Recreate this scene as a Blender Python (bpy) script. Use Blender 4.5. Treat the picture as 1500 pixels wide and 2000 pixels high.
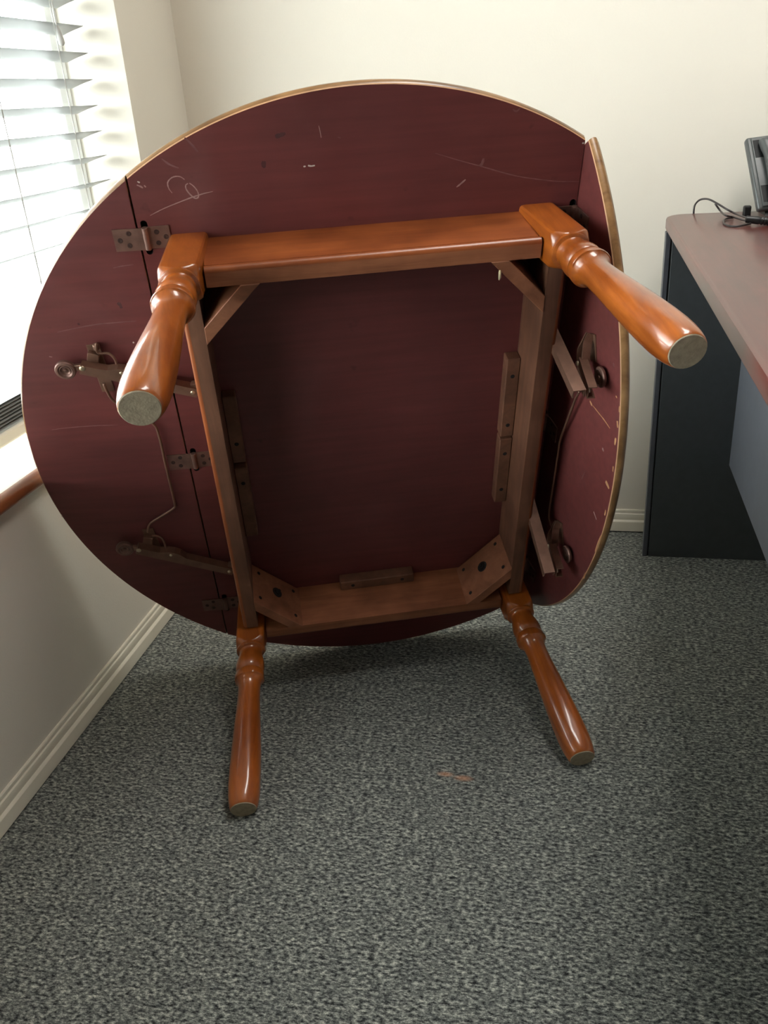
import bpy, bmesh, math, random
import numpy as np
from mathutils import Vector, Matrix
random.seed(7)
for o in list(bpy.data.objects): bpy.data.objects.remove(o)
SC = bpy.context.scene
COL = SC.collection

# ------------------------------------------------------------------ camera
F_PX, PITCH, ROLL, YAW = 1701.763, -0.44316, -0.069425, -0.231237
CAM = np.array([0.862294, -2.009082, 1.010343])
def cam_axes():
    cy, sy = math.cos(YAW), math.sin(YAW)
    fwd0 = np.array([sy, cy, 0.0]); right = np.array([cy, -sy, 0.0])
    fwd = fwd0*math.cos(PITCH) + np.array([0, 0, 1.0])*math.sin(PITCH)
    up = np.cross(right, fwd)
    c, s = math.cos(ROLL), math.sin(ROLL)
    return right*c+up*s, -right*s+up*c, fwd
CR, CU, CF = cam_axes()
cd = bpy.data.cameras.new('camera'); cam = bpy.data.objects.new('camera', cd); COL.objects.link(cam)
cd.sensor_fit = 'HORIZONTAL'; cd.sensor_width = 36.0; cd.lens = F_PX*36.0/1500.0
cd.clip_start = 0.02; cd.clip_end = 200
cam.matrix_world = Matrix((( CR[0], CU[0], -CF[0], CAM[0]), (CR[1], CU[1], -CF[1], CAM[1]), (CR[2], CU[2], -CF[2], CAM[2]), (0, 0, 0, 1)))
SC.camera = cam

# ------------------------------------------------------------------ light and exposure
W = bpy.data.worlds.new('overcast_sky'); SC.world = W; W.use_nodes = True
bg = W.node_tree.nodes['Background']; bg.inputs[0].default_value = (0.97, 0.985, 1.0, 1); bg.inputs[1].default_value = 27.0
SC.view_settings.view_transform = 'Standard'; SC.view_settings.look = 'None'; SC.view_settings.gamma = 1.0
SC.view_settings.use_curve_mapping = False
SC.view_settings.exposure = 0.15
CEILING_LAMP = 13.0
pl = bpy.data.lights.new('window_portal', 'AREA'); pl.shape = 'RECTANGLE'; pl.size = 2.1; pl.size_y = 1.7
pl.cycles.is_portal = True
po = bpy.data.objects.new('window_portal', pl); COL.objects.link(po); po.location = (-0.19, -1.3, 1.27); po.rotation_euler = (0, -math.pi/2, 0)

# ------------------------------------------------------------------ materials
def lin(r, g, b):
    f = lambda c: (c/255/12.92) if c/255 <= .04045 else ((c/255+.055)/1.055)**2.4
    return (f(r), f(g), f(b), 1)
def newmat(name):
    m = bpy.data.materials.new(name); m.use_nodes = True
    return m, m.node_tree.nodes, m.node_tree.links, m.node_tree.nodes['Principled BSDF']
def setp(b, **k):
    for n, v in k.items(): b.inputs[n.replace('_', ' ')].default_value = v
def plain(name, col, rough=.5, metal=0.0, spec=.5, coat=0.0, var=.12, scale=30, bump=0.0, bscale=200):
    m, N, L, b = newmat(name)
    setp(b, Roughness=rough, Metallic=metal); b.inputs['Specular IOR Level'].default_value = spec
    b.inputs['Coat Weight'].default_value = coat; b.inputs['Coat Roughness'].default_value = .12
    tc = N.new('ShaderNodeTexCoord'); nz = N.new('ShaderNodeTexNoise'); nz.inputs['Scale'].default_value = scale; nz.inputs['Detail'].default_value = 6
    L.new(tc.outputs['Object'], nz.inputs['Vector'])
    rp = N.new('ShaderNodeValToRGB'); rp.color_ramp.elements[0].position = .3; rp.color_ramp.elements[1].position = .7
    rp.color_ramp.elements[0].color = tuple(c*(1-var) for c in col[:3])+(1,); rp.color_ramp.elements[1].color = tuple(min(1, c*(1+var)) for c in col[:3])+(1,)
    L.new(nz.outputs['Fac'], rp.inputs['Fac']); L.new(rp.outputs['Color'], b.inputs['Base Color'])
    if bump:
        n2 = N.new('ShaderNodeTexNoise'); n2.inputs['Scale'].default_value = bscale; n2.inputs['Detail'].default_value = 4
        L.new(tc.outputs['Object'], n2.inputs['Vector'])
        bp = N.new('ShaderNodeBump'); bp.inputs['Strength'].default_value = bump; bp.inputs['Distance'].default_value = .002
        L.new(n2.outputs['Fac'], bp.inputs['Height']); L.new(bp.outputs['Normal'], b.inputs['Normal'])
    return m
def wood(name, dark, light, scale=(60, 60, 5), rough=.35, coat=.0, coat_rough=.1, blotch=.35, spec=.5):
    m, N, L, b = newmat(name)
    setp(b, Roughness=rough); b.inputs['Coat Weight'].default_value = coat; b.inputs['Coat Roughness'].default_value = coat_rough
    b.inputs['Specular IOR Level'].default_value = spec
    tc = N.new('ShaderNodeTexCoord'); mp = N.new('ShaderNodeMapping'); mp.inputs['Scale'].default_value = scale
    L.new(tc.outputs['Object'], mp.inputs['Vector'])
    nz = N.new('ShaderNodeTexNoise'); nz.inputs['Scale'].default_value = 1.0; nz.inputs['Detail'].default_value = 8; nz.inputs['Roughness'].default_value = .65; nz.inputs['Distortion'].default_value = .6
    L.new(mp.outputs['Vector'], nz.inputs['Vector'])
    rp = N.new('ShaderNodeValToRGB'); rp.color_ramp.elements[0].position = .32; rp.color_ramp.elements[1].position = .68
    rp.color_ramp.elements[0].color = dark; rp.color_ramp.elements[1].color = light
    L.new(nz.outputs['Fac'], rp.inputs['Fac'])
    n2 = N.new('ShaderNodeTexNoise'); n2.inputs['Scale'].default_value = 14; n2.inputs['Detail'].default_value = 3
    L.new(tc.outputs['Object'], n2.inputs['Vector'])
    r2 = N.new('ShaderNodeValToRGB'); r2.color_ramp.elements[0].position = .35; r2.color_ramp.elements[1].position = .65
    v = 1-blotch; r2.color_ramp.elements[0].color = (v, v*.95, v*.9, 1); r2.color_ramp.elements[1].color = (1, 1, 1, 1)
    L.new(n2.outputs['Fac'], r2.inputs['Fac'])
    mx = N.new('ShaderNodeMix'); mx.data_type = 'RGBA'; mx.blend_type = 'MULTIPLY'; mx.inputs['Factor'].default_value = 1
    L.new(rp.outputs['Color'], mx.inputs['A']); L.new(r2.outputs['Color'], mx.inputs['B']); L.new(mx.outputs['Result'], b.inputs['Base Color'])
    bp = N.new('ShaderNodeBump'); bp.inputs['Strength'].default_value = .08; bp.inputs['Distance'].default_value = .001
    L.new(nz.outputs['Fac'], bp.inputs['Height']); L.new(bp.outputs['Normal'], b.inputs['Normal'])
    return m
M = {}
M['wall'] = plain('wall_paint', lin(220, 214, 201), .7, var=.02, scale=3, bump=.12, bscale=260)
M['ceiling'] = plain('ceiling_paint', lin(235, 233, 226), .9, var=.02, scale=6)
M['white_paint'] = plain('trim_paint', lin(232, 226, 208), .38, var=.03, scale=12)
M['leg'] = wood('varnished_maple', lin(140, 66, 16), lin(190, 104, 36), (45, 45, 5), .30, .8, .08)
M['rail_h'] = wood('varnished_rail', lin(128, 62, 26), lin(160, 86, 42), (5, 50, 50), .38, .3, .2)
M['rail_v'] = wood('varnished_side_rail', lin(128, 62, 26), lin(160, 86, 42), (50, 5, 50), .38, .3, .2)
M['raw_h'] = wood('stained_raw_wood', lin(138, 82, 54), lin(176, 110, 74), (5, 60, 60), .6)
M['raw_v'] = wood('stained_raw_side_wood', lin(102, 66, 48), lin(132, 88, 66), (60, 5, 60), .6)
M['brace'] = wood('stained_brace_wood', lin(134, 84, 58), lin(168, 108, 78), (30, 30, 30), .6)
M['glue'] = wood('glue_block_wood', lin(104, 68, 50), lin(134, 88, 66), (40, 40, 40), .65)
M['edge'] = wood('moulded_edge_wood', lin(118, 82, 48), lin(172, 130, 84), (14, 14, 60), .34, .35, .15)
M['worn'] = plain('worn_arris_wood', lin(196, 150, 112), .6, var=.15, scale=40)
M['end'] = plain('end_grain', lin(152, 138, 116), .8, var=.2, scale=120, bump=.2, bscale=400)
M['dark'] = plain('dark_recess', lin(22, 16, 16), .8)
M['hinge'] = plain('bronzed_steel', lin(122, 92, 82), .42, .55, var=.2, scale=60)
M['bracket'] = plain('brown_painted_steel', lin(128, 96, 80), .38, .5, var=.15, scale=60)
M['rivet'] = plain('bright_rivet', lin(190, 175, 150), .3, .8)
M['chalk'] = plain('chalk_scuff', lin(160, 126, 121), .9, var=.2, scale=90)
M['chip'] = plain('white_chip', lin(205, 190, 180), .9, var=.15, scale=90)
M['chip_tan'] = plain('tan_chip', lin(186, 136, 96), .9, var=.15, scale=90)
M['faint'] = plain('faint_scratch', lin(120, 80, 78), .8, var=.2, scale=90)
M['scuff_dark'] = plain('dark_smudge', lin(74, 38, 38), .7, var=.2, scale=90)
M['glue_drip'] = plain('dried_glue', lin(214, 200, 160), .5)
M['sill_wood'] = wood('orange_sill_wood', lin(150, 84, 48), lin(184, 116, 74), (30, 4, 30), .35, .3)
M['sill_white'] = plain('sill_top_paint', lin(238, 232, 218), .4, var=.02)
M['vinyl'] = plain('window_vinyl', lin(238, 240, 240), .4, var=.02)
M['cord'] = plain('blind_cord', lin(190, 190, 186), .8)
M['desk_top'] = wood('mahogany_laminate', lin(76, 33, 30), lin(98, 43, 38), (40, 4, 40), .34, .4, .16, blotch=.1)
M['desk_black'] = plain('black_laminate', lin(60, 64, 66), .45, var=.08, scale=60)
M['desk_strip'] = plain('charcoal_edge_strip', lin(70, 72, 78), .4)
M['desk_sheen'] = plain('modesty_laminate_sheen', lin(104, 108, 116), .4, var=.05)  # lighter grey puts the panel's glossy sheen into its colour
M['phone'] = plain('charcoal_plastic', lin(70, 73, 72), .36, var=.06, scale=80)
M['phone_black'] = plain('black_plastic', lin(18, 19, 20), .4)
M['phone_key'] = plain('grey_key_plastic', lin(120, 124, 124), .45)
M['pavement'] = plain('pale_pavement', lin(74, 74, 72), .9, var=.1, scale=.6)
M['screw'] = plain('dark_screw', lin(66, 46, 42), .5, .4)
M['cable'] = plain('black_cable', lin(46, 40, 40), .4)

def underside():
    m, N, L, b = newmat('maroon_underside_paint')
    setp(b, Roughness=.46); b.inputs['Specular IOR Level'].default_value = .5
    tc = N.new('ShaderNodeTexCoord')
    def noise(sc, det, mapping=None, dist=0):
        n = N.new('ShaderNodeTexNoise'); n.inputs['Scale'].default_value = sc; n.inputs['Detail'].default_value = det; n.inputs['Distortion'].default_value = dist
        if mapping:
            mp = N.new('ShaderNodeMapping'); mp.inputs['Scale'].default_value = mapping; L.new(tc.outputs['Object'], mp.inputs['Vector']); L.new(mp.outputs['Vector'], n.inputs['Vector'])
        else: L.new(tc.outputs['Object'], n.inputs['Vector'])
        return n
    def ramp(n, stops):
        r = N.new('ShaderNodeValToRGB'); e = r.color_ramp.elements
        e[0].position, e[0].color = stops[0]; e[1].position, e[1].color = stops[-1]
        for p_, c_ in stops[1:-1]:
            k = e.new(p_); k.color = c_
        L.new(n.outputs['Fac'], r.inputs['Fac']); return r
    base = ramp(noise(5, 6), [(.3, lin(97, 46, 45)), (.7, lin(117, 58, 56))])
    fine = ramp(noise(1, 8, (6, 90, 90)), [(.35, (.82, .82, .82, 1)), (.65, (1, 1, 1, 1))])
    mx = N.new('ShaderNodeMix'); mx.data_type = 'RGBA'; mx.blend_type = 'MULTIPLY'; mx.inputs['Factor'].default_value = 1
    L.new(base.outputs['Color'], mx.inputs['A']); L.new(fine.outputs['Color'], mx.inputs['B'])
    dust = ramp(noise(3.2, 5, None, .8), [(.55, (0, 0, 0, 1)), (.75, (.22, .22, .22, 1))])
    m2 = N.new('ShaderNodeMix'); m2.data_type = 'RGBA'; L.new(dust.outputs['Color'], m2.inputs['Factor'])
    L.new(mx.outputs['Result'], m2.inputs['A']); m2.inputs['B'].default_value = lin(138, 96, 94)
    sm = ramp(noise(26, 3), [(.18, (.45, .45, .45, 1)), (.30, (1, 1, 1, 1))])
    m3 = N.new('ShaderNodeMix'); m3.data_type = 'RGBA'; m3.blend_type = 'MULTIPLY'; m3.inputs['Factor'].default_value = 1
    L.new(m2.outputs['Result'], m3.inputs['A']); L.new(sm.outputs['Color'], m3.inputs['B'])
    L.new(m3.outputs['Result'], b.inputs['Base Color'])
    rr = ramp(noise(9, 4), [(.3, (.40, .40, .40, 1)), (.7, (.56, .56, .56, 1))]); L.new(rr.outputs['Color'], b.inputs['Roughness'])
    bp = N.new('ShaderNodeBump'); bp.inputs['Strength'].default_value = .05; bp.inputs['Distance'].default_value = .001
    L.new(noise(1, 6, (10, 160, 160)).outputs['Fac'], bp.inputs['Height']); L.new(bp.outputs['Normal'], b.inputs['Normal'])
    return m
M['under'] = underside()

def carpet():
    m, N, L, b = newmat('grey_fleck_carpet')
    setp(b, Roughness=.95); b.inputs['Specular IOR Level'].default_value = .15
    b.inputs['Sheen Weight'].default_value = .15
    g = N.new('ShaderNodeNewGeometry')
    def noise(scale, det, off=(0, 0, 0), rgh=.5):
        mp = N.new('ShaderNodeMapping'); mp.inputs['Scale'].default_value = scale; mp.inputs['Location'].default_value = off
        L.new(g.outputs['Position'], mp.inputs['Vector'])
        n = N.new('ShaderNodeTexNoise'); n.inputs['Scale'].default_value = 1; n.inputs['Detail'].default_value = det; n.inputs['Roughness'].default_value = rgh
        L.new(mp.outputs['Vector'], n.inputs['Vector']); return n
    n1 = noise((125, 235, 10), 4, rgh=.72)
    r1 = N.new('ShaderNodeValToRGB'); e = r1.color_ramp.elements
    e[0].position = .37; e[0].color = lin(32, 35, 36); e[1].position = .64; e[1].color = lin(212, 213, 203)
    k = e.new(.46); k.color = lin(100, 104, 102); k = e.new(.54); k.color = lin(146, 150, 143)
    L.new(n1.outputs['Fac'], r1.inputs['Fac'])
    n2 = noise((30, 52, 5), 4, (3, 7, 1))
    r2 = N.new('ShaderNodeValToRGB'); r2.color_ramp.elements[0].position = .35; r2.color_ramp.elements[0].color = (.74, .75, .76, 1); r2.color_ramp.elements[1].position = .65; r2.color_ramp.elements[1].color = (1.1, 1.1, 1.08, 1)
    L.new(n2.outputs['Fac'], r2.inputs['Fac'])
    mx = N.new('ShaderNodeMix'); mx.data_type = 'RGBA'; mx.blend_type = 'MULTIPLY'; mx.inputs['Factor'].default_value = 1
    L.new(r1.outputs['Color'], mx.inputs['A']); L.new(r2.outputs['Color'], mx.inputs['B'])
    n3 = noise((700, 900, 10), 2, (1, 2, 3))
    r3 = N.new('ShaderNodeValToRGB'); r3.color_ramp.elements[0].position = .35; r3.color_ramp.elements[0].color = (.7, .7, .7, 1); r3.color_ramp.elements[1].position = .65; r3.color_ramp.elements[1].color = (1.15, 1.15, 1.15, 1)
    L.new(n3.outputs['Fac'], r3.inputs['Fac'])
    m2 = N.new('ShaderNodeMix'); m2.data_type = 'RGBA'; m2.blend_type = 'MULTIPLY'; m2.inputs['Factor'].default_value = 1
    L.new(mx.outputs['Result'], m2.inputs['A']); L.new(r3.outputs['Color'], m2.inputs['B'])
    # small orange-pink stain spots on the carpet
    last = m2.outputs['Result']
    for (x, y, rx, ry) in ((.6774, -.9141, .014, .006), (.7077, -.9197, .016, .007)):
        mp = N.new('ShaderNodeMapping'); mp.vector_type = 'TEXTURE'; mp.inputs['Location'].default_value = (x, y, 0); mp.inputs['Scale'].default_value = (rx, ry, 1)
        L.new(g.outputs['Position'], mp.inputs['Vector'])
        ln = N.new('ShaderNodeVectorMath'); ln.operation = 'LENGTH'; L.new(mp.outputs['Vector'], ln.inputs[0])
        mr = N.new('ShaderNodeMapRange'); mr.inputs['From Min'].default_value = 1.2; mr.inputs['From Max'].default_value = .3; mr.inputs['To Min'].default_value = 0; mr.inputs['To Max'].default_value = 1.1
        L.new(ln.outputs['Value'], mr.inputs['Value'])
        ml = N.new('ShaderNodeMath'); ml.operation = 'MULTIPLY'; L.new(mr.outputs['Result'], ml.inputs[0]); L.new(n1.outputs['Fac'], ml.inputs[1])
        q = N.new('ShaderNodeMix'); q.data_type = 'RGBA'; L.new(ml.outputs['Value'], q.inputs['Factor']); L.new(last, q.inputs['A']); q.inputs['B'].default_value = lin(232, 170, 130)
        last = q.outputs['Result']
    L.new(last, b.inputs['Base Color'])
    bp = N.new('ShaderNodeBump'); bp.inputs['Strength'].default_value = .9; bp.inputs['Distance'].default_value = .003
    L.new(n1.outputs['Fac'], bp.inputs['Height']); L.new(bp.outputs['Normal'], b.inputs['Normal'])
    return m
M['carpet'] = carpet()

def translucent_white():
    m, N, L, b = newmat('white_slat_plastic')
    b.inputs['Base Color'].default_value = lin(136, 137, 135); setp(b, Roughness=.45)
    tr = N.new('ShaderNodeBsdfTranslucent'); tr.inputs['Color'].default_value = lin(236, 236, 232)
    mx = N.new('ShaderNodeMixShader'); mx.inputs['Fac'].default_value = .12
    L.new(b.outputs['BSDF'], mx.inputs[1]); L.new(tr.outputs['BSDF'], mx.inputs[2])
    L.new(mx.outputs['Shader'], N['Material Output'].inputs['Surface']); return m
M['slat'] = translucent_white()
def pane_glass():
    m, N, L, b = newmat('clear_pane')
    t = N.new('ShaderNodeBsdfTransparent'); t.inputs['Color'].default_value = (.93, .96, .95, 1)
    gl = N.new('ShaderNodeBsdfGlossy'); gl.inputs['Roughness'].default_value = .02
    mx = N.new('ShaderNodeMixShader'); mx.inputs['Fac'].default_value = .05; L.new(t.outputs['BSDF'], mx.inputs[1]); L.new(gl.outputs['BSDF'], mx.inputs[2])
    L.new(mx.outputs['Shader'], N['Material Output'].inputs['Surface']); return m
M['glass'] = pane_glass()
def lamp_mat():
    m, N, L, b = newmat('lamp_diffuser')
    b.inputs['Emission Color'].default_value = (1, .965, .92, 1); b.inputs['Emission Strength'].default_value = CEILING_LAMP
    return m
M['lamp'] = lamp_mat()

# ------------------------------------------------------------------ mesh helpers
def mk(name, bm, mats, parent=None, smooth=False, auto=None):
    bmesh.ops.recalc_face_normals(bm, faces=bm.faces[:])
    me = bpy.data.meshes.new(name); bm.to_mesh(me); bm.free()
    for m in (mats if isinstance(mats, (list, tuple)) else [mats]): me.materials.append(M[m] if isinstance(m, str) else m)
    o = bpy.data.objects.new(name, me); COL.objects.link(o)
    if parent: o.parent = parent
    if smooth or auto:
        for p in me.polygons: p.use_smooth = True
        if auto: me.set_sharp_from_angle(angle=math.radians(auto))
    return o
def tag(o, label, cat, group=None):
    o['label'] = label; o['category'] = cat
    if group: o['group'] = group
    return o
def struct(o): o['kind'] = 'structure'; return o
def empty(name, loc=(0, 0, 0)):
    e = bpy.data.objects.new(name, None); COL.objects.link(e); e.location = loc; e.empty_display_size = .1; return e
def box(bm, lo, hi, bev=0, seg=2, mi=0):
    lo, hi = Vector(lo), Vector(hi); c = (lo+hi)/2; s = hi-lo
    r = bmesh.ops.create_cube(bm, size=1, matrix=Matrix.Translation(c) @ Matrix.Diagonal((*s, 1)))
    vs = r['verts']; fs = {f for v in vs for f in v.link_faces}
    for f in fs: f.material_index = mi
    if bev:
        es = {e for v in vs for e in v.link_edges}
        bmesh.ops.bevel(bm, geom=list(es), offset=bev, segments=seg, affect='EDGES', profile=.5, clamp_overlap=True)
def obox(bm, P, Q, side, up, w, h, bev=0):
    """box along P->Q, width w along side, height h along up (orthonormalised)"""
    P, Q = Vector(P), Vector(Q); d = Q-P; ln = d.length; d.normalize()
    up = Vector(up); up = (up-d*up.dot(d)).normalized(); s = d.cross(up)
    mt = Matrix(((d.x, s.x, up.x, 0), (d.y, s.y, up.y, 0), (d.z, s.z, up.z, 0), (0, 0, 0, 1)))
    r = bmesh.ops.create_cube(bm, size=1, matrix=Matrix.Translation((P+Q)/2) @ mt @ Matrix.Diagonal((ln, w, h, 1)))
    if bev: bmesh.ops.bevel(bm, geom=list({e for v in r['verts'] for e in v.link_edges}), offset=bev, segments=2, affect='EDGES', profile=.5)
def frame_of(axis):
    d = Vector(axis).normalized(); a = Vector((0, 0, 1)) if abs(d.z) < .9 else Vector((1, 0, 0))
    s = d.cross(a).normalized(); return d, s, s.cross(d)
def lathe(bm, origin, axis, prof, n=32, cap=(True, True), mi=0):
    """prof: list of (t along axis, r)"""
    o = Vector(origin); d, s, u = frame_of(axis); loops = []
    for t, r in prof:
        if r <= 1e-7: loops.append([bm.verts.new(o+d*t)])
        else: loops.append([bm.verts.new(o+d*t+(s*math.cos(2*math.pi*k/n)+u*math.sin(2*math.pi*k/n))*r) for k in range(n)])
    def F(v):
        f = bm.faces.new(v); f.material_index = mi
    for a, b in zip(loops, loops[1:]):
        for k in range(n):
            k2 = (k+1) % n
            if len(a) == 1 and len(b) == 1: continue
            if len(a) == 1: F([a[0], b[k2], b[k]])
            elif len(b) == 1: F([a[k], a[k2], b[0]])
            else: F([a[k], a[k2], b[k2], b[k]])
    if cap[0] and len(loops[0]) > 1: F(loops[0][::-1])
    if cap[1] and len(loops[-1]) > 1: F(loops[-1])
def smooth_path(pts, sub=6):
    P = [Vector(p) for p in pts]; out = []
    for i in range(len(P)-1):
        p0, p1, p2, p3 = P[max(i-1, 0)], P[i], P[i+1], P[min(i+2, len(P)-1)]
        for k in range(sub):
            t = k/sub
            out.append(.5*((2*p1)+(p2-p0)*t+(2*p0-5*p1+4*p2-p3)*t*t+(3*p1-p0-3*p2+p3)*t**3))
    out.append(P[-1]); return out
def tube(bm, pts, r, n=10, cap=True):
    P = [Vector(p) for p in pts]; loops = []; prev = None
    for i, p in enumerate(P):
        d = (P[min(i+1, len(P)-1)]-P[max(i-1, 0)]).normalized()
        if prev is None: s = frame_of(d)[1]
        else: s = (prev-d*prev.dot(d)).normalized()
        prev = s; u = d.cross(s); rr = r[i] if isinstance(r, (list, tuple)) else r
        loops.append([bm.verts.new(p+(s*math.cos(2*math.pi*k/n)+u*math.sin(2*math.pi*k/n))*rr) for k in range(n)])
    for a, b in zip(loops, loops[1:]):
        for k in range(n): bm.faces.new([a[k], a[(k+1) % n], b[(k+1) % n], b[k]])
    if cap: bm.faces.new(loops[0][::-1]); bm.faces.new(loops[-1])
def extrude_profile(bm, prof, start, d, ln, a, b, mi=0):
    """closed 2D profile in axes a,b, extruded along d"""
    S, d, a, b = Vector(start), Vector(d), Vector(a), Vector(b)
    l0 = [bm.verts.new(S+a*x+b*y) for x, y in prof]; l1 = [bm.verts.new(S+d*ln+a*x+b*y) for x, y in prof]; n = len(prof)
    for k in range(n):
        f = bm.faces.new([l0[k], l0[(k+1) % n], l1[(k+1) % n], l1[k]]); f.material_index = mi
    bm.faces.new(l0[::-1]).material_index = mi; bm.faces.new(l1).material_index = mi

def ray(px):
    d = CF+CR*(px[0]-750)/F_PX-CU*(px[1]-1000)/F_PX
    return d/np.linalg.norm(d)

# ================================================================== ROOM
RX, RY, RZ = 4.6, -6.2, 2.55
WY0, WY1, WZ0, WZ1, WT = -2.35, -.262, .4715, 2.12, .17
bm = bmesh.new(); box(bm, (-.17, RY-.1, -.05), (RX+.1, .1, 0)); struct(mk('floor', bm, 'carpet'))
bm = bmesh.new(); box(bm, (-.17, RY-.1, RZ), (RX+.1, .1, RZ+.08)); struct(mk('ceiling', bm, 'ceiling'))
bm = bmesh.new(); box(bm, (-.17, 0, 0), (RX+.1, .1, RZ)); struct(mk('wall_back', bm, 'wall'))
bm = bmesh.new(); box(bm, (RX, RY, 0), (RX+.1, 0, RZ)); struct(mk('wall_right', bm, 'wall'))
bm = bmesh.new(); box(bm, (-.17, RY-.1, 0), (RX+.1, RY, RZ)); struct(mk('wall_front', bm, 'wall'))
# left wall as one ring-shaped mesh around the window opening
bm = bmesh.new()
ys = [RY, WY0, WY1, 0]; zs = [0, WZ0, WZ1, RZ]
gr = {}
for xi, x in enumerate((0, -WT)):
    for i, y in enumerate(ys):
        for j, z in enumerate(zs): gr[xi, i, j] = bm.verts.new((x, y, z))
for xi in (0, 1):
    for i in range(3):
        for j in range(3):
            if (i, j) != (1, 1): bm.faces.new([gr[xi, i, j], gr[xi, i+1, j], gr[xi, i+1, j+1], gr[xi, i, j+1]])
for (a, b) in (((1, 1), (2, 1)), ((2, 1), (2, 2)), ((2, 2), (1, 2)), ((1, 2), (1, 1))):
    bm.faces.new([gr[0, a[0], a[1]], gr[0, b[0], b[1]], gr[1, b[0], b[1]], gr[1, a[0], a[1]]])
for i in range(3):
    for j in (0, 3): bm.faces.new([gr[0, i, j], gr[0, i+1, j], gr[1, i+1, j], gr[1, i, j]])
for j in range(3):
    for i in (0, 3): bm.faces.new([gr[0, i, j], gr[0, i, j+1], gr[1, i, j+1], gr[1, i, j]])
struct(mk('wall_left', bm, 'wall'))
# baseboards
BBP = [(0, .0594), (.0028, .0594), (.0042, .0575), (.0046, .053), (.0040, .0505), (.0062, .0485), (.0068, .0455), (.0066, .036), (.0058, .033), (.0088, .031), (.0104, .0285), (.0108, .025), (.0108, .004), (0, .004)]
bm = bmesh.new(); extrude_profile(bm, BBP, (0, RY, 0), (0, 1, 0), -RY-.0001, (1, 0, 0), (0, 0, 1)); struct(mk('baseboard_left', bm, 'white_paint', auto=25))
bm = bmesh.new(); extrude_profile(bm, BBP, (.0108, 0, 0), (1, 0, 0), RX-.0108, (0, -1, 0), (0, 0, 1)); struct(mk('baseboard_back', bm, 'white_paint', auto=25))
# window: vinyl frame, mullion, panes
bm = bmesh.new()
FX0, FX1 = -.168, -.122
for lo, hi in (((FX0, WY0, WZ0), (FX1, WY1, WZ0+.045)), ((FX0, WY0, WZ1-.045), (FX1, WY1, WZ1)), ((FX0, WY0, WZ0+.045), (FX1, WY0+.045, WZ1-.045)), ((FX0, WY1-.045, WZ0+.045), (FX1, WY1, WZ1-.045)), ((FX0, -1.33, WZ0+.045), (FX1, -1.28, WZ1-.045))):
    box(bm, lo, hi, .004)
win = struct(mk('window_1', bm, 'vinyl'))
for y0, y1 in ((WY0+.045, -1.33), (-1.28, WY1-.045)):
    bm = bmesh.new(); box(bm, (-.147, y0, WZ0+.045), (-.143, y1, WZ1-.045)); mk('pane', bm, 'glass', win)
# sill: white top board with an orange wooden nosing
bm = bmesh.new(); box(bm, (FX1+.0005, WY0+.001, WZ0+.0005), (0, WY1-.001, .4935)); sill = struct(mk('trim_1', bm, 'sill_white'))
bm = bmesh.new(); extrude_profile(bm, [(0, .4725), (.014, .4725), (.0185, .4745), (.0205, .479), (.0205, .488), (.0185, .4925), (.014, .4940), (0, .4940)], (.0002, WY0-.03, 0), (0, 1, 0), WY1-WY0+.045, (1, 0, 0), (0, 0, 1)); mk('sill_nosing', bm, 'sill_wood', sill, auto=50)

bm = bmesh.new(); box(bm, (-60, -60, -.75), (-.6, 60, -.7)); struct(mk('ground', bm, 'pavement'))
# ceiling luminaires (the office lamps, above the frame)
lamp_labels = ('recessed ceiling light panel above the tipped table', 'recessed ceiling light panel far from the tipped table')
for k, (x, y) in enumerate(((1.25, -1.0),)):
    e = empty('ceiling_light', (x, y, RZ-.03)); tag(e, lamp_labels[k], 'ceiling light')
    bm = bmesh.new()
    for lo, hi in (((-.3, -.6, 0), (.3, -.575, .03)), ((-.3, .575, 0), (.3, .6, .03)), ((-.3, -.575, 0), (-.275, .575, .03)), ((.275, -.575, 0), (.3, .575, .03))): box(bm, lo, hi)
    mk('frame', bm, 'vinyl', e)
    bm = bmesh.new(); box(bm, (-.274, -.574, .006), (.274, .574, .012)); mk('diffuser', bm, 'lamp', e)

# ================================================================== WINDOW BLIND
bl = empty('window_blind', (-.085, -1.3, .53)); tag(bl, 'white horizontal slat blind hanging in the bright window', 'window blind')
BLM = Matrix.Translation((.085, 1.3, -.53))
def bpart(name, bm, mat, **k):
    bmesh.ops.transform(bm, matrix=BLM, verts=bm.verts[:]); return mk(name, bm, mat, bl, **k)
BY0, BY1 = WY0+.018, -.280
def slat_mesh():
    bm = bmesh.new(); n = 10; up, dn = [], []
    for i in range(n+1):
        t = -.5+i/n; z = .0018*(1-4*t*t)
        th = .0014*(1-(2*t)**4)+.0002; up.append((t*.05, z+th)); dn.append((t*.05, z-th))
    extrude_profile(bm, up+dn[::-1], (0, BY0+1.3, 0), (0, 1, 0), BY1-BY0, (1, 0, 0), (0, 0, 1))
    return bm
first = mk('slat', slat_mesh(), 'slat', bl)
TILT = math.radians(-15)     # room-side edge raised
PITCHZ = .0452
zz = 1.0315; zlist = []
z = zz
while z < 2.03: zlist.append(z); z += PITCHZ
z = zz-PITCHZ
while z > .625: zlist.append(z); z -= PITCHZ
used = False
def place_slat(z, tilt, dx=0):
    global used
    o = first if not used else first.copy()
    if used: COL.objects.link(o); o.parent = bl
    used = True
    o.location = (dx, 0, z-.53); o.rotation_euler = (0, tilt, 0)
for z in zlist: place_slat(z-.006, TILT)
for k in range(8): place_slat(.5525+k*.0058, 0, random.uniform(-.001, .001))
bm = bmesh.new(); box(bm, (-.111, BY0, .5255), (-.059, BY1, .547), .004); bpart('bottom_rail', bm, 'white_paint')
bm = bmesh.new(); box(bm, (-.118, BY0, 2.055), (-.05, BY1, 2.118), .003); bpart('head_rail', bm, 'slat')
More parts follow.
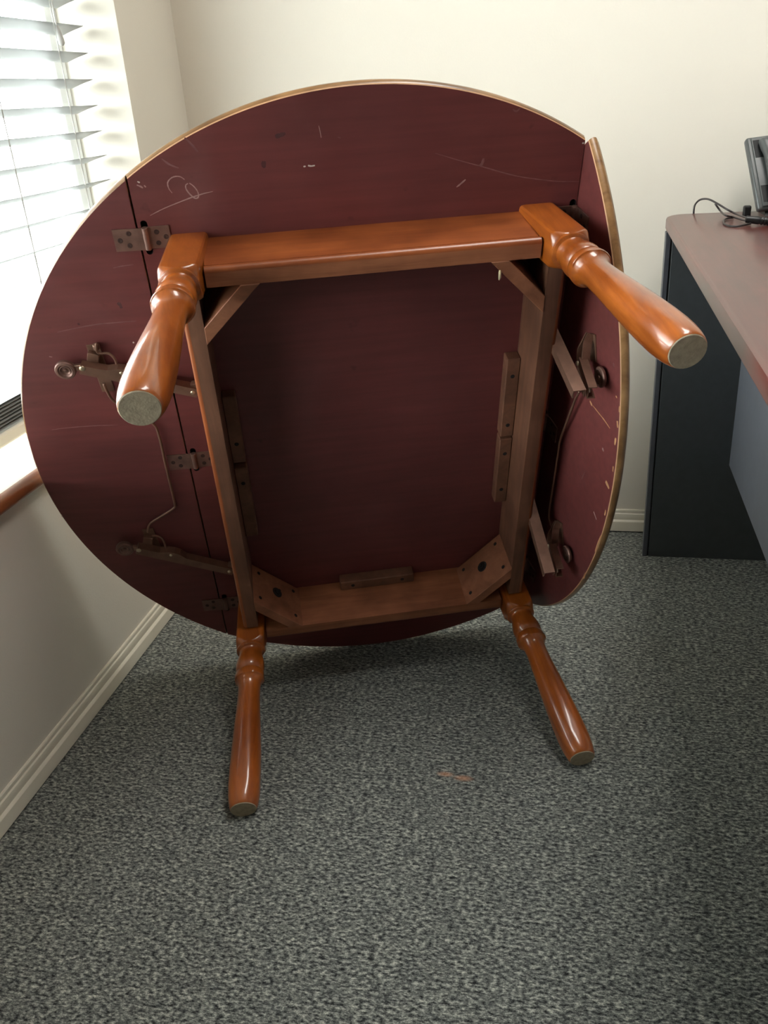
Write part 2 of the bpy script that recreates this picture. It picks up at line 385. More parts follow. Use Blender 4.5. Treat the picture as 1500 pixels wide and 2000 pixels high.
for y in (-.39, -.605, -1.0, -1.45, -1.9, -2.2):
    for dx, nm in ((-.0585, 'ladder_cord'), (-.1125, 'ladder_cord')):
        bm = bmesh.new(); tube(bm, [(dx, y, .545), (dx, y, 2.06)], .0011, 6); bpart(nm, bm, 'cord')
bm = bmesh.new(); tube(bm, smooth_path([(-.048, -.405, 2.06), (-.05, -.402, 1.6), (-.05, -.3985, 1.25), (-.0495, -.3975, 1.20), (-.0505, -.3965, 1.17), (-.05, -.3955, 1.16)], 5), .0013, 6); bpart('pull_cord', bm, 'cord')
bm = bmesh.new(); lathe(bm, (-.05, -.3955, 1.163), (.02, .13, -1), [(0, .0015), (.003, .003), (.012, .0042), (.024, .0058), (.030, .0055), (.033, .003), (.034, 0)], 16); bpart('cord_tassel', bm, 'cord', smooth=True)

# ================================================================== TABLE
U, RA, RB, LEAF = .29899, .53763, .53998, -.06551
A, V, HA, SU, SV, BL_, LW = .26049, .37072, .09272, .03921, .04173, .02491, .407
TT = .017
TM = np.array([[.942, .1027, .3195], [.3356, -.2909, -.896], [.001, .9512, -.3085]])
tilt, tyaw, troll = .313605, .342553, .00102
def table_axes():
    t = tilt; B = np.array([[1, 0, 0], [0, -math.sin(t), math.cos(t)], [0, -math.cos(t), -math.sin(t)]]).T
    c, s = math.cos(troll), math.sin(troll); R_ = np.array([[c, -s, 0], [s, c, 0], [0, 0, 1]])
    c, s = math.cos(tyaw), math.sin(tyaw); Y_ = np.array([[c, -s, 0], [s, c, 0], [0, 0, 1]])
    return Y_ @ B @ R_
TM = table_axes(); TO = np.array([.547773, -.711622, .513559])
L0 = np.array([0, -RB, 0])                       # the rim point that stands on the floor
base = TO+TM @ L0
tab = empty('drop_leaf_table'); tab.matrix_world = Matrix([[*TM[i], base[i]] for i in range(3)]+[[0, 0, 0, 1]])
tab.location.z += .0004
tag(tab, 'round drop-leaf wooden table tipped on its side showing its maroon underside and turned legs', 'table')
LM = Matrix.Translation(Vector(-L0))
def part(name, bm, mat, parent=None, **k):
    """mesh given in table coordinates (u right, v up the top, w out of the underside)"""
    bmesh.ops.transform(bm, matrix=LM, verts=bm.verts[:]); return mk(name, bm, mat, parent or tab, **k)
def loc(px, w=0.0):
    d = ray(px) @ TM; o = (CAM-TO) @ TM; return Vector(o+d*((w-o[2])/d[2]))
NL = np.array([math.sin(LEAF), 0, math.cos(LEAF)]); DL = np.array([-math.cos(LEAF), 0, math.sin(LEAF)])
def LL(d, v, h=0): return Vector(np.array([-U, v, 0])+DL*d+NL*h)          # left leaf coordinates
def leafL(px, h=0.0):
    dr = ray(px) @ TM; o = (CAM-TO) @ TM; q0 = np.array([-U, 0, 0])+NL*h
    return Vector(o+dr*(((q0-o) @ NL)/(dr @ NL)))
PH = 1.4645; UR, WR = U-.0057, .0046
NR = np.array([-math.sin(PH), 0, math.cos(PH)]); DR = np.array([math.cos(PH), 0, math.sin(PH)])
def RL(d, v, h=0): return Vector(np.array([UR, v, WR])+DR*d+NR*h)         # right leaf coordinates
def leafR(px, h=0.0):
    dr = ray(px) @ TM; o = (CAM-TO) @ TM; q0 = np.array([UR, 0, WR])+NR*h
    return Vector(o+dr*(((q0-o) @ NR)/(dr @ NR)))

# rim section: (depth behind the underside, how far the edge is pulled in)
RIM = [(0, .0022), (.0010, .0010), (.0030, .0), (.0065, -.0012), (.0100, -.0008), (.0122, .0010), (.0130, .0030), (.0150, .0046), (.0165, .0072), (TT, .0105)]
def board(outline, tx, mats_idx, flip=False):
    """stack of outline loops from underside to top face"""
    bm = bmesh.new(); loops = []
    for dep, ins in RIM: loops.append([bm.verts.new(tx(a, b, -dep)) for a, b in outline(ins, dep)])
    n = len(loops[0])
    f = bm.faces.new(loops[0]); f.material_index = 0
    for j, (a, b) in enumerate(zip(loops, loops[1:])):
        for k in range(n):
            f = bm.faces.new([a[k], a[(k+1) % n], b[(k+1) % n], b[k]]); f.material_index = mats_idx if j else 2
    bm.faces.new(loops[-1][::-1]).material_index = mats_idx
    return bm
def main_outline(ins, dep):
    ra, rb = RA-ins, RB-ins; ul, ur = (-U+.0012 if dep < .005 else -U-.0012), U-.0072; pts = []   # stepped joint closes the gap behind
    n = 72
    for s in (1, -1):
        a0 = math.acos(max(-1, min(1, ur/ra))); a1 = math.acos(ul/ra)
        for k in range(n+1):
            a = a0+(a1-a0)*k/n if s > 0 else a1+(a0-a1)*k/n
            pts.append((ra*math.cos(a), s*rb*math.sin(a)))
    return pts
bm = board(main_outline, lambda a, b, c: Vector((a, b, c)), 1)
panel = part('table_panel', bm, ['under', 'edge', 'worn'], auto=35); panel['label'] = 'maroon painted underside of the fixed centre panel'
def leaf_outline(ra_, rb_, d0, tail=None):
    def f(ins, dep):
        ra, rb = ra_-ins, rb_-ins; a0 = math.acos((U+d0)/ra); n = 72
        pts = [(ra*math.cos(-a0+2*a0*k/n)-U, rb*math.sin(-a0+2*a0*k/n)) for k in range(n+1)]
        if tail: pts = [(tail, pts[0][1]+.012)]+pts+[(tail, pts[-1][1]-.012)]      # tongue of the joint behind the panel edge
        return pts
    return f
bm = board(leaf_outline(RA, RB, .0016), lambda a, b, c: LL(a, b, c), 1)
leaf1 = part('drop_leaf', bm, ['under', 'edge', 'edge'], auto=35); leaf1['label'] = 'raised leaf folded out flat against the window'
bm = board(leaf_outline(.5262, .5551, .002, -.0115), lambda a, b, c: RL(a, b, c), 1)
leaf2 = part('drop_leaf', bm, ['under', 'edge', 'worn'], auto=35); leaf2['label'] = 'dropped leaf hanging square to the table top'

# hinge slots cut into the centre panel
def capsule(bm, c, ax, sd, ln, r, dep, nrm, n=8):
    c, ax, sd, nrm = Vector(c), Vector(ax), Vector(sd), Vector(nrm); pts = []
    for s, a0 in ((1, -math.pi/2), (-1, math.pi/2)):
        for k in range(n+1):
            a = a0+math.pi*k/n; pts.append(c+ax*(s*ln/2+r*math.cos(a))+sd*r*math.sin(a))
    l0 = [bm.verts.new(p+nrm*.002) for p in pts]; l1 = [bm.verts.new(p-nrm*dep) for p in pts]; m = len(pts)
    for k in range(m): bm.faces.new([l0[k], l0[(k+1) % m], l1[(k+1) % m], l1[k]])
    bm.faces.new(l0[::-1]); bm.faces.new(l1)
HLV = (.369, -.0075, -.356); HRV = (.3490, -.0075, -.352)
cut = bmesh.new()
for v in HLV: capsule(cut, (-.2893, v, 0), (0, 1, 0), (1, 0, 0), .0385, .0044, .009, (0, 0, 1))
for v in HRV: capsule(cut, (.2862, v, 0), (0, 1, 0), (1, 0, 0), .0385, .0044, .009, (0, 0, 1))
cutter = part('slot_cutter', cut, 'dark')
md = panel.modifiers.new('slots', 'BOOLEAN'); md.operation = 'DIFFERENCE'; md.object = cutter; md.solver = 'EXACT'
md.material_mode = 'TRANSFER'
bpy.context.view_layer.update()
me = bpy.data.meshes.new_from_object(panel.evaluated_get(bpy.context.evaluated_depsgraph_get()))
panel.modifiers.clear(); panel.data = me; bpy.data.objects.remove(cutter)
me.set_sharp_from_angle(angle=math.radians(35))

# legs: turned profile cut out of a square block, leaning outwards
PROF = [(0, .04), (.06, .04), (.100, .04), (.1045, .0352), (.1065, .0338), (.1090, .0318), (.1115, .0298), (.1140, .0278), (.1160, .0260), (.1168, .0250), (.1176, .0253), (.1190, .0256), (.1204, .0252), (.1213, .0240), (.1217, .0226), (.1228, .0208), (.1255, .0198), (.131, .0206), (.138, .0226), (.146, .0246), (.1526, .0252), (.158, .0247), (.162, .0236), (.1640, .0226), (.1648, .0221), (.1656, .0223), (.1660, .0244), (.1672, .0252), (.1700, .0258), (.1745, .0264), (.1775, .0264), (.1790, .0258), (.1796, .0244), (.1815, .0230), (.1845, .0211), (.189, .0196), (.195, .0189), (.205, .0188), (.2286, .0198), (.25, .0211), (.2737, .0226), (.297, .0239), (.317, .0250), (.345, .0260), (.368, .0262), (.382, .0255), (.393, .0242), (.401, .0226), (.4045, .0214), (.4055, .0205)]
def leg_mesh(su, sv):
    bm = bmesh.new(); n = 64; loops = []; hb = BL_; rc = .006
    for w, r in PROF:
        lp = []; ou, ov = su*(A-BL_)+su*SU*w/LW, sv*(V-BL_)+sv*SV*w/LW
        for k in range(n):
            a = 2*math.pi*(k+.5)/n; c, s = math.cos(a), math.sin(a)
            # rounded-square radius
            m = max(abs(c), abs(s)); rs = hb/m
            x, y = abs(c*rs), abs(s*rs)
            if x > hb-rc and y > hb-rc:
                # intersect the ray with the corner arc
                q = hb-rc; bq = -(abs(c)+abs(s))*q; cq = 2*q*q-rc*rc; rs = -bq+math.sqrt(max(bq*bq-cq, 0))
            rr = min(rs, r); lp.append(bm.verts.new((ou+rr*c, ov+rr*s, w)))
        loops.append(lp)
    for a, b in zip(loops, loops[1:]):
        for k in range(n): bm.faces.new([a[k], a[(k+1) % n], b[(k+1) % n], b[k]])
    bm.faces.new(loops[0][::-1]); bm.faces.new(loops[-1])
    return bm
for su in (-1, 1):
    for sv in (1, -1):
        lg = part('leg', leg_mesh(su, sv), 'leg', auto=32)
        bm = bmesh.new(); c = (su*(A-BL_+SU*.4055/LW), sv*(V-BL_+SV*.4055/LW), .4055)
        lathe(bm, c, (0, 0, 1), [(0, .0204), (.0008, .0204), (.0015, .0197)], 32)
        fp = part('foot_pad', bm, 'end', lg); fp['label'] = 'bare grey end of the leg'

# apron rails with a rounded bead on the outer lower edge
def bead_profile(th):
    p = [(0, 0), (0, .0765), (-.0018, .0775), (-.0018, .0790)]
    for k in range(9):
        a = -math.pi/2+math.pi*k/8*.98; p.append((-.0035+.0068*math.cos(a), .0858+.0068*math.sin(a)))
    return p+[(-th, HA), (-th, 0)]
ru, rv = A-.0089, V-.0089
TH = .0225
for sgn in (1, -1):
    bm = bmesh.new(); extrude_profile(bm, bead_profile(TH), (-(A-2*BL_+.006), sgn*rv, 0), (1, 0, 0), 2*(A-2*BL_+.006), (0, sgn, 0), (0, 0, 1))
    bm.normal_update()
    for f in bm.faces:
        c = f.calc_center_median()
        if abs(c.y) < rv-TH+.001 or c.z > HA-.0003: f.material_index = 1
    r_ = part('apron_rail', bm, ['rail_h', 'raw_h'], auto=30)
    bm = bmesh.new(); extrude_profile(bm, bead_profile(TH), (sgn*ru, -(V-2*BL_+.006), 0), (0, 1, 0), 2*(V-2*BL_+.006), (sgn, 0, 0), (0, 0, 1))
    for f in bm.faces:
        c = f.calc_center_median()
        if abs(c.x) < ru-TH+.001 or c.z > HA-.0003: f.material_index = 1
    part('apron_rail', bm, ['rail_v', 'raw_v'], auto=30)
IU, IV = ru-TH, rv-TH     # inner faces

# corner braces with four screws and a hanger bolt
for su in (-1, 1):
    for sv in (1, -1):
        P = Vector((su*.150, sv*IV, 0)); Q = Vector((su*IU, sv*.257, 0)); d = (Q-P).normalized(); nrm = Vector((su, sv, 0)); nrm = (nrm-d*nrm.dot(d)).normalized()
        bm = bmesh.new()
        P2 = P+nrm*.0178; Q2 = Q+nrm*.0178
        # ends mitred against the rails
        tP = (P2.y-sv*IV)/d.y; P2 = P2-d*tP if abs(d.y) > 1e-6 else P2
        tQ = (Q2.x-su*IU)/d.x; Q2 = Q2-d*tQ
        lo, hi = .004, HA+.0015
        vs = [bm.verts.new((p.x, p.y, w)) for w in (lo, hi) for p in (P, Q, Q2, P2)]
        for q in ((0, 1, 2, 3), (7, 6, 5, 4), (0, 4, 5, 1), (1, 5, 6, 2), (2, 6, 7, 3), (3, 7, 4, 0)): bm.faces.new([vs[i] for i in q])
        bmesh.ops.bevel(bm, geom=bm.edges[:], offset=.0008, segments=1, affect='EDGES')
        br = part('corner_brace', bm, 'brace')
        mid = (P+Q)/2; inn = -nrm; ln = (Q-P).length
        bm = bmesh.new(); c = mid+Vector((0, 0, .043)); lathe(bm, c, inn, [(-.0002, .0105), (.0012, .0100), (.0014, .0068), (.0014, .0066), (.004, .006), (.0042, .0030), (.007, .0030), (.008, .002)], 20)
        part('hanger_bolt', bm, 'dark', br, auto=40)
        for a in (-.36, .36):
            for w in (.018, .077):
                bm = bmesh.new(); c = mid+d*(a*ln)+Vector((0, 0, w)); lathe(bm, c, inn, [(-.0002, .0036), (.0004, .0034), (.0005, .0022), (.0003, 0)], 14); part('screw', bm, 'dark', br)
# glue blocks between rails and panel
def glue(lo, hi, screws, nrm):
    bm = bmesh.new(); box(bm, lo, hi, .0015, 1); g = part('glue_block', bm, 'glue')
    for s in screws:
        bm = bmesh.new(); lathe(bm, s, nrm, [(-.0002, .0036), (.0004, .0033), (.0005, .002), (.0002, 0)], 12); part('screw', bm, 'dark', g)
glue((-.073, -IV+.0002, .0002), (.065, -IV+.0215, .022), [(-.05, -IV+.011, .022), (.043, -IV+.011, .022)], (0, 0, 1))
glue((IU-.022, -.0135, .0002), (IU-.0002, .137, .022), [(IU-.011, .105, .022), (IU-.011, .01, .022)], (0, 0, 1))
glue((IU-.0215, -.160, .0002), (IU-.0002, -.0185, .022), [(IU-.011, -.05, .022), (IU-.011, -.13, .022)], (0, 0, 1))
glue((-IU+.0002, -.171, .0002), (-IU+.0215, -.018, .022), [(-IU+.011, -.05, .022)], (0, 0, 1))
glue((-IU+.0002, -.008, .0002), (-IU+.021, .120, .020), [(-IU+.011, .03, .020)], (0, 0, 1))

# hinges: two screwed plates and a knuckle
def hinge(ku, v, leafpt, leafn, s):
    """ku: knuckle position on the panel; leafpt(d,v,h): leaf coordinates; s: side"""
    bm = bmesh.new()
    obox(bm, (ku, v, .0009), (ku-s*.031, v, .0009), None, (0, 0, 1), .030, .0018, .0004)
    h = part('hinge', bm, 'hinge')
    bm = bmesh.new(); lathe(bm, (ku, v-.0152, .0028), (0, 1, 0), [(0, .0036), (.0005, .0041), (.0299, .0041), (.0304, .0036)], 18); part('hinge_knuckle', bm, 'hinge', h, auto=40)
    bm = bmesh.new()
    if s < 0:
        obox(bm, (ku, v-.001, .0010), LL(.0005, v-.001, .0010), None, (0, 0, 1), .030, .0018); obox(bm, LL(0, v-.001, .0010), LL(.0325, v-.001, .0010), None, Vector(NL), .030, .0018)
    else:
        obox(bm, (ku, v, .004), RL(.006, v, .001), None, Vector(NR), .030, .0018); obox(bm, RL(.0055, v, .001), RL(.036, v, .001), None, Vector(NR), .030, .0018)
    part('hinge_flap', bm, 'hinge', h)
    scs = [Vector((ku-s*.014, v+.0075, .0018)), Vector((ku-s*.014, v-.0075, .0018)), Vector((ku-s*.025, v, .0018))]
    for c in scs:
        bm = bmesh.new(); lathe(bm, c, (0, 0, 1), [(-.0004, .0034), (.0003, .0033), (.0005, .0022), (.0001, .0009), (.0001, 0)], 12); part('screw', bm, 'screw', h, auto=30)
    nn = Vector(NL if s < 0 else NR)
    for dd, dv in ((.012, .008), (.0135, -.0085), (.0245, -.001)):
        c = LL(dd, v+dv, .0019) if s < 0 else RL(dd+.004, v+dv, .0019)
        bm = bmesh.new(); lathe(bm, c, nn, [(-.0004, .0034), (.0003, .0033), (.0005, .0022), (.0001, .0009), (.0001, 0)], 12); part('screw', bm, 'screw', h, auto=30)
for v in HLV: hinge(-.2893, v, LL, NL, -1)
for v in HRV: hinge(.2885, v, RL, NR, 1)

# leaf supports on the raised leaf: plate, roller, channel arm, bent wire
def arm_prism(bm, P, Q, up, hw, th, hump=None, hh=.008):
    """channel arm from P to Q: flat plate outline with an optional hump on one side, given thickness along up"""
    P, Q = Vector(P), Vector(Q); d = Q-P; ln = d.length; d.normalize(); up = Vector(up); up = (up-d*up.dot(d)).normalized(); s = up.cross(d)
    lo = [(0, -hw), (ln, -hw)]
    hi = [(ln, hw), (0, hw)]
    if hump: hi = [(ln, hw*.85), (ln*(hump+.13), hw), (ln*(hump+.06), hw+hh*.8), (ln*hump, hw+hh), (ln*(hump-.06), hw+hh*.8), (ln*(hump-.14), hw), (0, hw*.85)]
    pr = lo+hi
    extrude_profile(bm, pr, P-up*th/2, up, th, d, s)
def rivet(c, n, r, parent):
    bm = bmesh.new(); lathe(bm, c, n, [(-.001, r), (.0006, r), (.0016, r*.75), (.002, 0)], 16); part('rivet', bm, 'rivet', parent, smooth=True)
NLv = Vector(NL)
def support_left(plate_v, plate_v2, wheel, riv, endp, wire, d0=.088, d1=.1065):
    bm = bmesh.new(); P1, P2 = LL((d0+d1)/2, plate_v, .0011), LL((d0+d1)/2-.004, plate_v2, .0011)
    obox(bm, P1, P2, None, NLv, d1-d0, .0022, .0005)
    vm = riv.y
    obox(bm, LL((d0+d1)/2, vm+.016, .006), LL((d0+d1)/2+.006, vm-.004, .006), None, NLv, .016, .010, .001)
    s = part('leaf_support', bm, 'bracket')
    ctr = wheel
    bm = bmesh.new(); lathe(bm, ctr-NLv*.0055, NLv, [(0, .010), (.001, .0138), (.004, .0148), (.008, .0148), (.0098, .0135), (.0102, .0105), (.0085, .0092), (.0080, .0080), (.0088, .0072), (.0068, .0052), (.0066, .0028), (.0082, .0024), (.0088, 0)], 30); part('roller', bm, 'hinge', s, auto=35)
    bm = bmesh.new(); obox(bm, ctr-NLv*.003, riv-NLv*.001, None, NLv, .010, .005, .001); part('roller_link', bm, 'bracket', s)
    bm = bmesh.new(); d = (endp-riv).normalized()
    arm_prism(bm, riv-d*.004, endp, NLv, .0078, .015, .36, .007)
    arm = part('support_arm', bm, 'bracket', s)
    rivet(riv+NLv*.0075+Vector((0, .003, 0)), NLv, .0042, s)
    L_ = (endp-riv); rivet(riv+L_*.34+NLv*.0075+Vector((0, .009, 0)), NLv, .0026, s)
    rivet(endp-d*.007+NLv*.0075, NLv, .0034, s)
    bm = bmesh.new(); obox(bm, endp-d*.008-Vector((0, 0, .002)), Vector((-ru-.001, endp.y+.004, endp.z)), None, (0, 1, 0), .010, .022, .001)
    obox(bm, Vector((-ru-.0012, endp.y+.028, endp.z)), Vector((-ru-.0012, endp.y-.016, endp.z)), None, (1, 0, 0), .022, .0022)
    part('pivot_bracket', bm, 'bracket', s)
    bm = bmesh.new(); tube(bm, smooth_path(wire, 5), .0019, 8); part('lock_wire', bm, 'bracket', s, smooth=True)
    return s
riv1, wh1 = LL(.1135, .190, .018), LL(.1400, .1865, .016)
end1 = Vector((-.2605, .138, .021))
s1 = support_left(.2162, .1355, wh1, riv1, end1, [leafL((188, 671), .011), leafL((189, 686), .010), leafL((196, 691), .009), leafL((213, 691), .009), leafL((225, 703), .010), leafL((229, 720), .012), leafL((230, 740), .014)])
bm = bmesh.new(); lathe(bm, leafL((189, 682), .004), (0, .9, .35), [(0, .0035), (.001, .0042), (.008, .0042), (.010, .003), (.0105, 0)], 14); part('wire_knob', bm, 'bracket', s1, smooth=True)
riv2, wh2 = LL(.1110, -.1785, .018), LL(.1360, -.1785, .016)
end2 = Vector((-.2605, -.2475, .021))
s2 = support_left(-.1500, -.1960, wh2, riv2, end2, [leafL((297, 1047), .010), leafL((306, 1047), .010), leafL((315, 1051), .010), leafL((321, 1060), .012), leafL((324, 1075), .014)], .084, .1035)
# torsion rod joining the two supports of the raised leaf
rod = [leafL((203, 750), .008), leafL((211, 768), .007), leafL((224, 785), .006), leafL((262, 806), .005), leafL((298, 827), .005), leafL((310, 849), .005), leafL((325, 914), .005), leafL((341, 982), .005), leafL((339, 993), .005), leafL((318, 1007), .005), leafL((296, 1021), .006), leafL((290, 1030), .007), leafL((289, 1040), .008)]
bm = bmesh.new(); tube(bm, smooth_path(rod, 5), .0022, 8); part('torsion_rod', bm, 'bracket', smooth=True)

# folded supports on the hanging leaf
NRv = Vector(NR)
def support_right(P0, J, tipw, rv_, wheelc, top):
    """P0 apron pivot, J folding joint, rv_ rivet on the leaf plate, top upper end of the plate"""
    bm = bmesh.new()
    # plate on the leaf: base strip and raised wavy cheek
    obox(bm, leafpt(top, .001), leafpt(rv_, .001), None, NRv, .020, .002, .0004)
    pts = []
    s = part('leaf_support', bm, 'bracket')
    a, b_ = leafpt(top, .004), leafpt(rv_, .012); dd = b_-a
    for off, nm in ((.0065, 'cheek_plate'), (-.0065, 'cheek_plate')):
        bm = bmesh.new(); side = dd.cross(NRv).normalized()*off
        path = [a+side*.4, a+dd*.25+side*.5+NRv*.004, a+dd*.5+side*1.2+NRv*.006, a+dd*.8+side*1.3+NRv*.006, b_+side*1.2+NRv*.004]
        path = smooth_path(path, 4)
        n_ = len(path)
        for i in range(n_-1):
            obox(bm, path[i], path[i+1]+(path[i+1]-path[i])*.15, None, NRv, .0022, .012)
        part(nm, bm, 'bracket', s)
    # inner channel from rivet down to the joint
    bm = bmesh.new(); channel(bm, rv_+NRv*.004, J, NRv, .019, .012, .0016); part('support_arm', bm, 'bracket', s)
    # outer channel from the joint back to the apron
    bm = bmesh.new(); channel(bm, P0, J+Vector((-.019, .002, .002)), Vector((0, 1, 0)), .018, .013, .0016); part('support_arm', bm, 'bracket', s)
    rivet(rv_+NRv*.011, NRv, .0038, s); rivet(J+NRv*.004+(rv_-J).normalized()*.007, NRv, .0038, s)
    bm = bmesh.new(); lathe(bm, wheelc, NRv, [(-.003, .0095), (-.0028, .0140), (-.001, .0150), (.001, .0150), (.0024, .0138), (.0026, .0105), (.0012, .0090), (.0012, .003), (.003, .0025), (.003, 0)], 28); part('roller', bm, 'hinge', s, auto=35)
    bm = bmesh.new(); obox(bm, P0+Vector((-.004, 0, -.012)), P0+Vector((-.004, 0, .012)), None, (1, 0, 0), .03, .0022); part('pivot_bracket', bm, 'bracket', s)
    return s
def leafpt(p, h):
    """drop a table point onto the hanging leaf at height h"""
    q = np.array(p)-np.array([UR, 0, WR]); return Vector(np.array(p)-NR*(q @ NR)+NR*h)
def channel(bm, P, Q, up, w, h, t):
    """open C channel along P->Q, web towards up"""
    P, Q = Vector(P), Vector(Q); d = (Q-P).normalized(); up = Vector(up); up = (up-d*up.dot(d)).normalized(); s = d.cross(up)
    pr = [(-w/2, -h/2), (-w/2, h/2), (w/2, h/2), (w/2, -h/2), (w/2-t, -h/2), (w/2-t, h/2-t), (-w/2+t, h/2-t), (-w/2+t, -h/2)]
    extrude_profile(bm, pr, P, d, (Q-P).length, s, up)
J1 = leafR((1156, 768), .034); R1 = leafR((1142, 708), .014); T1 = leafR((1153, 653), .004); W1 = leafR((1172, 737), .008)
sr1 = support_right(Vector((.2575, .203, .030)), J1, None, R1, W1, T1)
J2 = leafR((1093, 1119), .034); R2 = leafR((1082, 1065), .014); T2 = leafR((1090, 1020), .004); W2 = leafR((1107, 1083), .008)
sr2 = support_right(Vector((.2575, -.125, .030)), J2, None, R2, W2, T2)
rod = [leafR((1132, 765), .014), leafR((1124, 780), .012), leafR((1108, 822), .010), leafR((1094, 859), .008), leafR((1090, 885), .008), leafR((1080, 950), .008), leafR((1072, 1006), .008), leafR((1078, 1030), .010)]
bm = bmesh.new(); tube(bm, smooth_path(rod, 5), .0020, 8); part('torsion_rod', bm, 'bracket', smooth=True)

# chalk marks, chips and scratches on the painted underside (thin raised smears)
def ribbon(pts, wd, surf, nrm, mat, name, parent, sub=6):
    P = smooth_path([surf(p) for p in pts], sub); bm = bmesh.new(); nrm = Vector(nrm); L_, R_ = [], []; n = len(P)
    for i, p in enumerate(P):
        d = (P[min(i+1, n-1)]-P[max(i-1, 0)]).normalized(); s = d.cross(nrm).normalized(); k = wd*(.55+.45*math.sin(math.pi*min(1, max(0, (i+.6)/n))))*random.uniform(.75, 1.2)/2
        L_.append(bm.verts.new(p+s*k+nrm*.00018)); R_.append(bm.verts.new(p-s*k+nrm*.00018))
    for i in range(n-1): bm.faces.new([L_[i], L_[i+1], R_[i+1], R_[i]])
    g = bmesh.ops.extrude_face_region(bm, geom=bm.faces[:]); bmesh.ops.translate(bm, verts=[v for v in g['geom'] if isinstance(v, bmesh.types.BMVert)], vec=nrm*-.0001)
    return part(name, bm, mat, parent)
SP = lambda p: loc(p, 0)
def z5(x, y): return (200+x/2.679, 120+y/2.679)
def z6(x, y): return (740+x/3, 120+y/3)
UPN = (0, 0, 1)
ribbon([z5(365, 690), z5(347, 665), z5(342, 635), z5(360, 612), z5(385, 603), z5(410, 606), z5(430, 620)], .0016, SP, UPN, 'chalk', 'chalk_mark', panel)
ribbon([z5(448, 640), z5(436, 650), z5(440, 672), z5(462, 700), z5(488, 718), z5(503, 708), z5(498, 682), z5(478, 655), z5(455, 638)], .0018, SP, UPN, 'chalk', 'chalk_mark', panel)
ribbon([z5(250, 808), z5(320, 772), z5(410, 735), z5(470, 712), z5(530, 693), z5(578, 682)], .0014, SP, UPN, 'chalk', 'chalk_mark', panel)
ribbon([z5(1132, 338), z5(1139, 368), z5(1145, 402)], .0014, SP, UPN, 'chalk', 'scratch', panel)
ribbon([z5(1052, 552), z5(1064, 550)], .0022, SP, UPN, 'chip', 'paint_chip', panel, 3)
ribbon([z5(1076, 546), z5(1092, 549), z5(1112, 546)], .0022, SP, UPN, 'chip', 'paint_chip', panel, 4)
ribbon([z5(183, 630), z5(196, 636)], .0018, SP, UPN, 'chip', 'paint_chip', panel, 3)
ribbon([z5(180, 648), z5(200, 656), z5(212, 664)], .0020, SP, UPN, 'chalk', 'paint_chip', panel, 4)
ribbon([z5(218, 650), z5(228, 660)], .0016, SP, UPN, 'chalk', 'paint_chip', panel, 3)
ribbon([z5(1232, 398), z5(1246, 402)], .0018, SP, UPN, 'faint', 'paint_chip', panel, 3)
ribbon([z5(905, 396), z5(930, 388), z5(958, 378)], .0055, SP, UPN, 'scuff_dark', 'smudge', panel, 4)
ribbon([z5(832, 542), z5(844, 541), z5(856, 542)], .0080, SP, UPN, 'scuff_dark', 'smudge', panel, 4)
ribbon([z5(310, 510), z5(350, 540), z5(400, 560)], .0024, SP, UPN, 'faint', 'scratch', panel)
ribbon([z5(430, 400), z5(470, 440), z5(500, 475)], .0024, SP, UPN, 'faint', 'scratch', panel)
ribbon([z6(455, 738), z6(480, 718), z6(508, 694)], .0022, SP, UPN, 'chalk', 'paint_chip', panel, 4)
ribbon([z6(588, 612), z6(604, 602), z6(614, 570)], .0035, SP, UPN, 'faint', 'paint_chip', panel, 4)
ribbon([z6(330, 540), z6(480, 585), z6(640, 628), z6(800, 672), z6(950, 695), z6(1060, 705), z6(1190, 706)], .0014, SP, UPN, 'faint', 'scratch', panel)
ribbon([z6(785, 282), z6(805, 294), z6(828, 276)], .0022, SP, UPN, 'faint', 'paint_chip', panel, 4)
ribbon([z6(1191, 480), z6(1202, 481)], .0022, SP, UPN, 'chip', 'paint_chip', panel, 3)
ribbon([(590, 1018), (586, 1015)], .0016, SP, UPN, 'faint', 'paint_chip', panel, 3)
SL = lambda p: leafL(p, 0)
def z2(x, y): return (x/3.75, 500+y/3.75)
ribbon([z2(420, 560), z2(560, 530), z2(700, 505), z2(850, 490), z2(1000, 478)], .0016, SL, NL, 'faint', 'scratch', leaf1)
ribbon([z2(380, 1275), z2(520, 1258), z2(700, 1245), z2(860, 1240)], .0014, SL, NL, 'faint', 'scratch', leaf1)
ribbon([z2(830, 90), z2(900, 75), z2(980, 66)], .0014, SL, NL, 'faint', 'scratch', leaf1)
ribbon([z2(972, 634), z2(984, 637)], .0026, SL, NL, 'chip', 'paint_chip', leaf1, 3)
ribbon([z2(360, 738), z2(384, 742)], .0014, SL, NL, 'chalk', 'paint_chip', leaf1, 3)
ribbon([z2(570, 503), z2(584, 498)], .0040, SL, NL, 'scuff_dark', 'smudge', leaf1, 3)
ribbon([z2(860, 345), z2(880, 360), z2(890, 385)], .0050, SL, NL, 'scuff_dark', 'smudge', leaf1, 3)
ribbon([z2(450, 1895), z2(456, 1912)], .0018, SL, NL, 'chip', 'paint_chip', leaf1, 3)
SR_ = lambda p: leafR(p, 0)
def z6r(x, y): return (1000+x/3.45, 620+y/3.45)
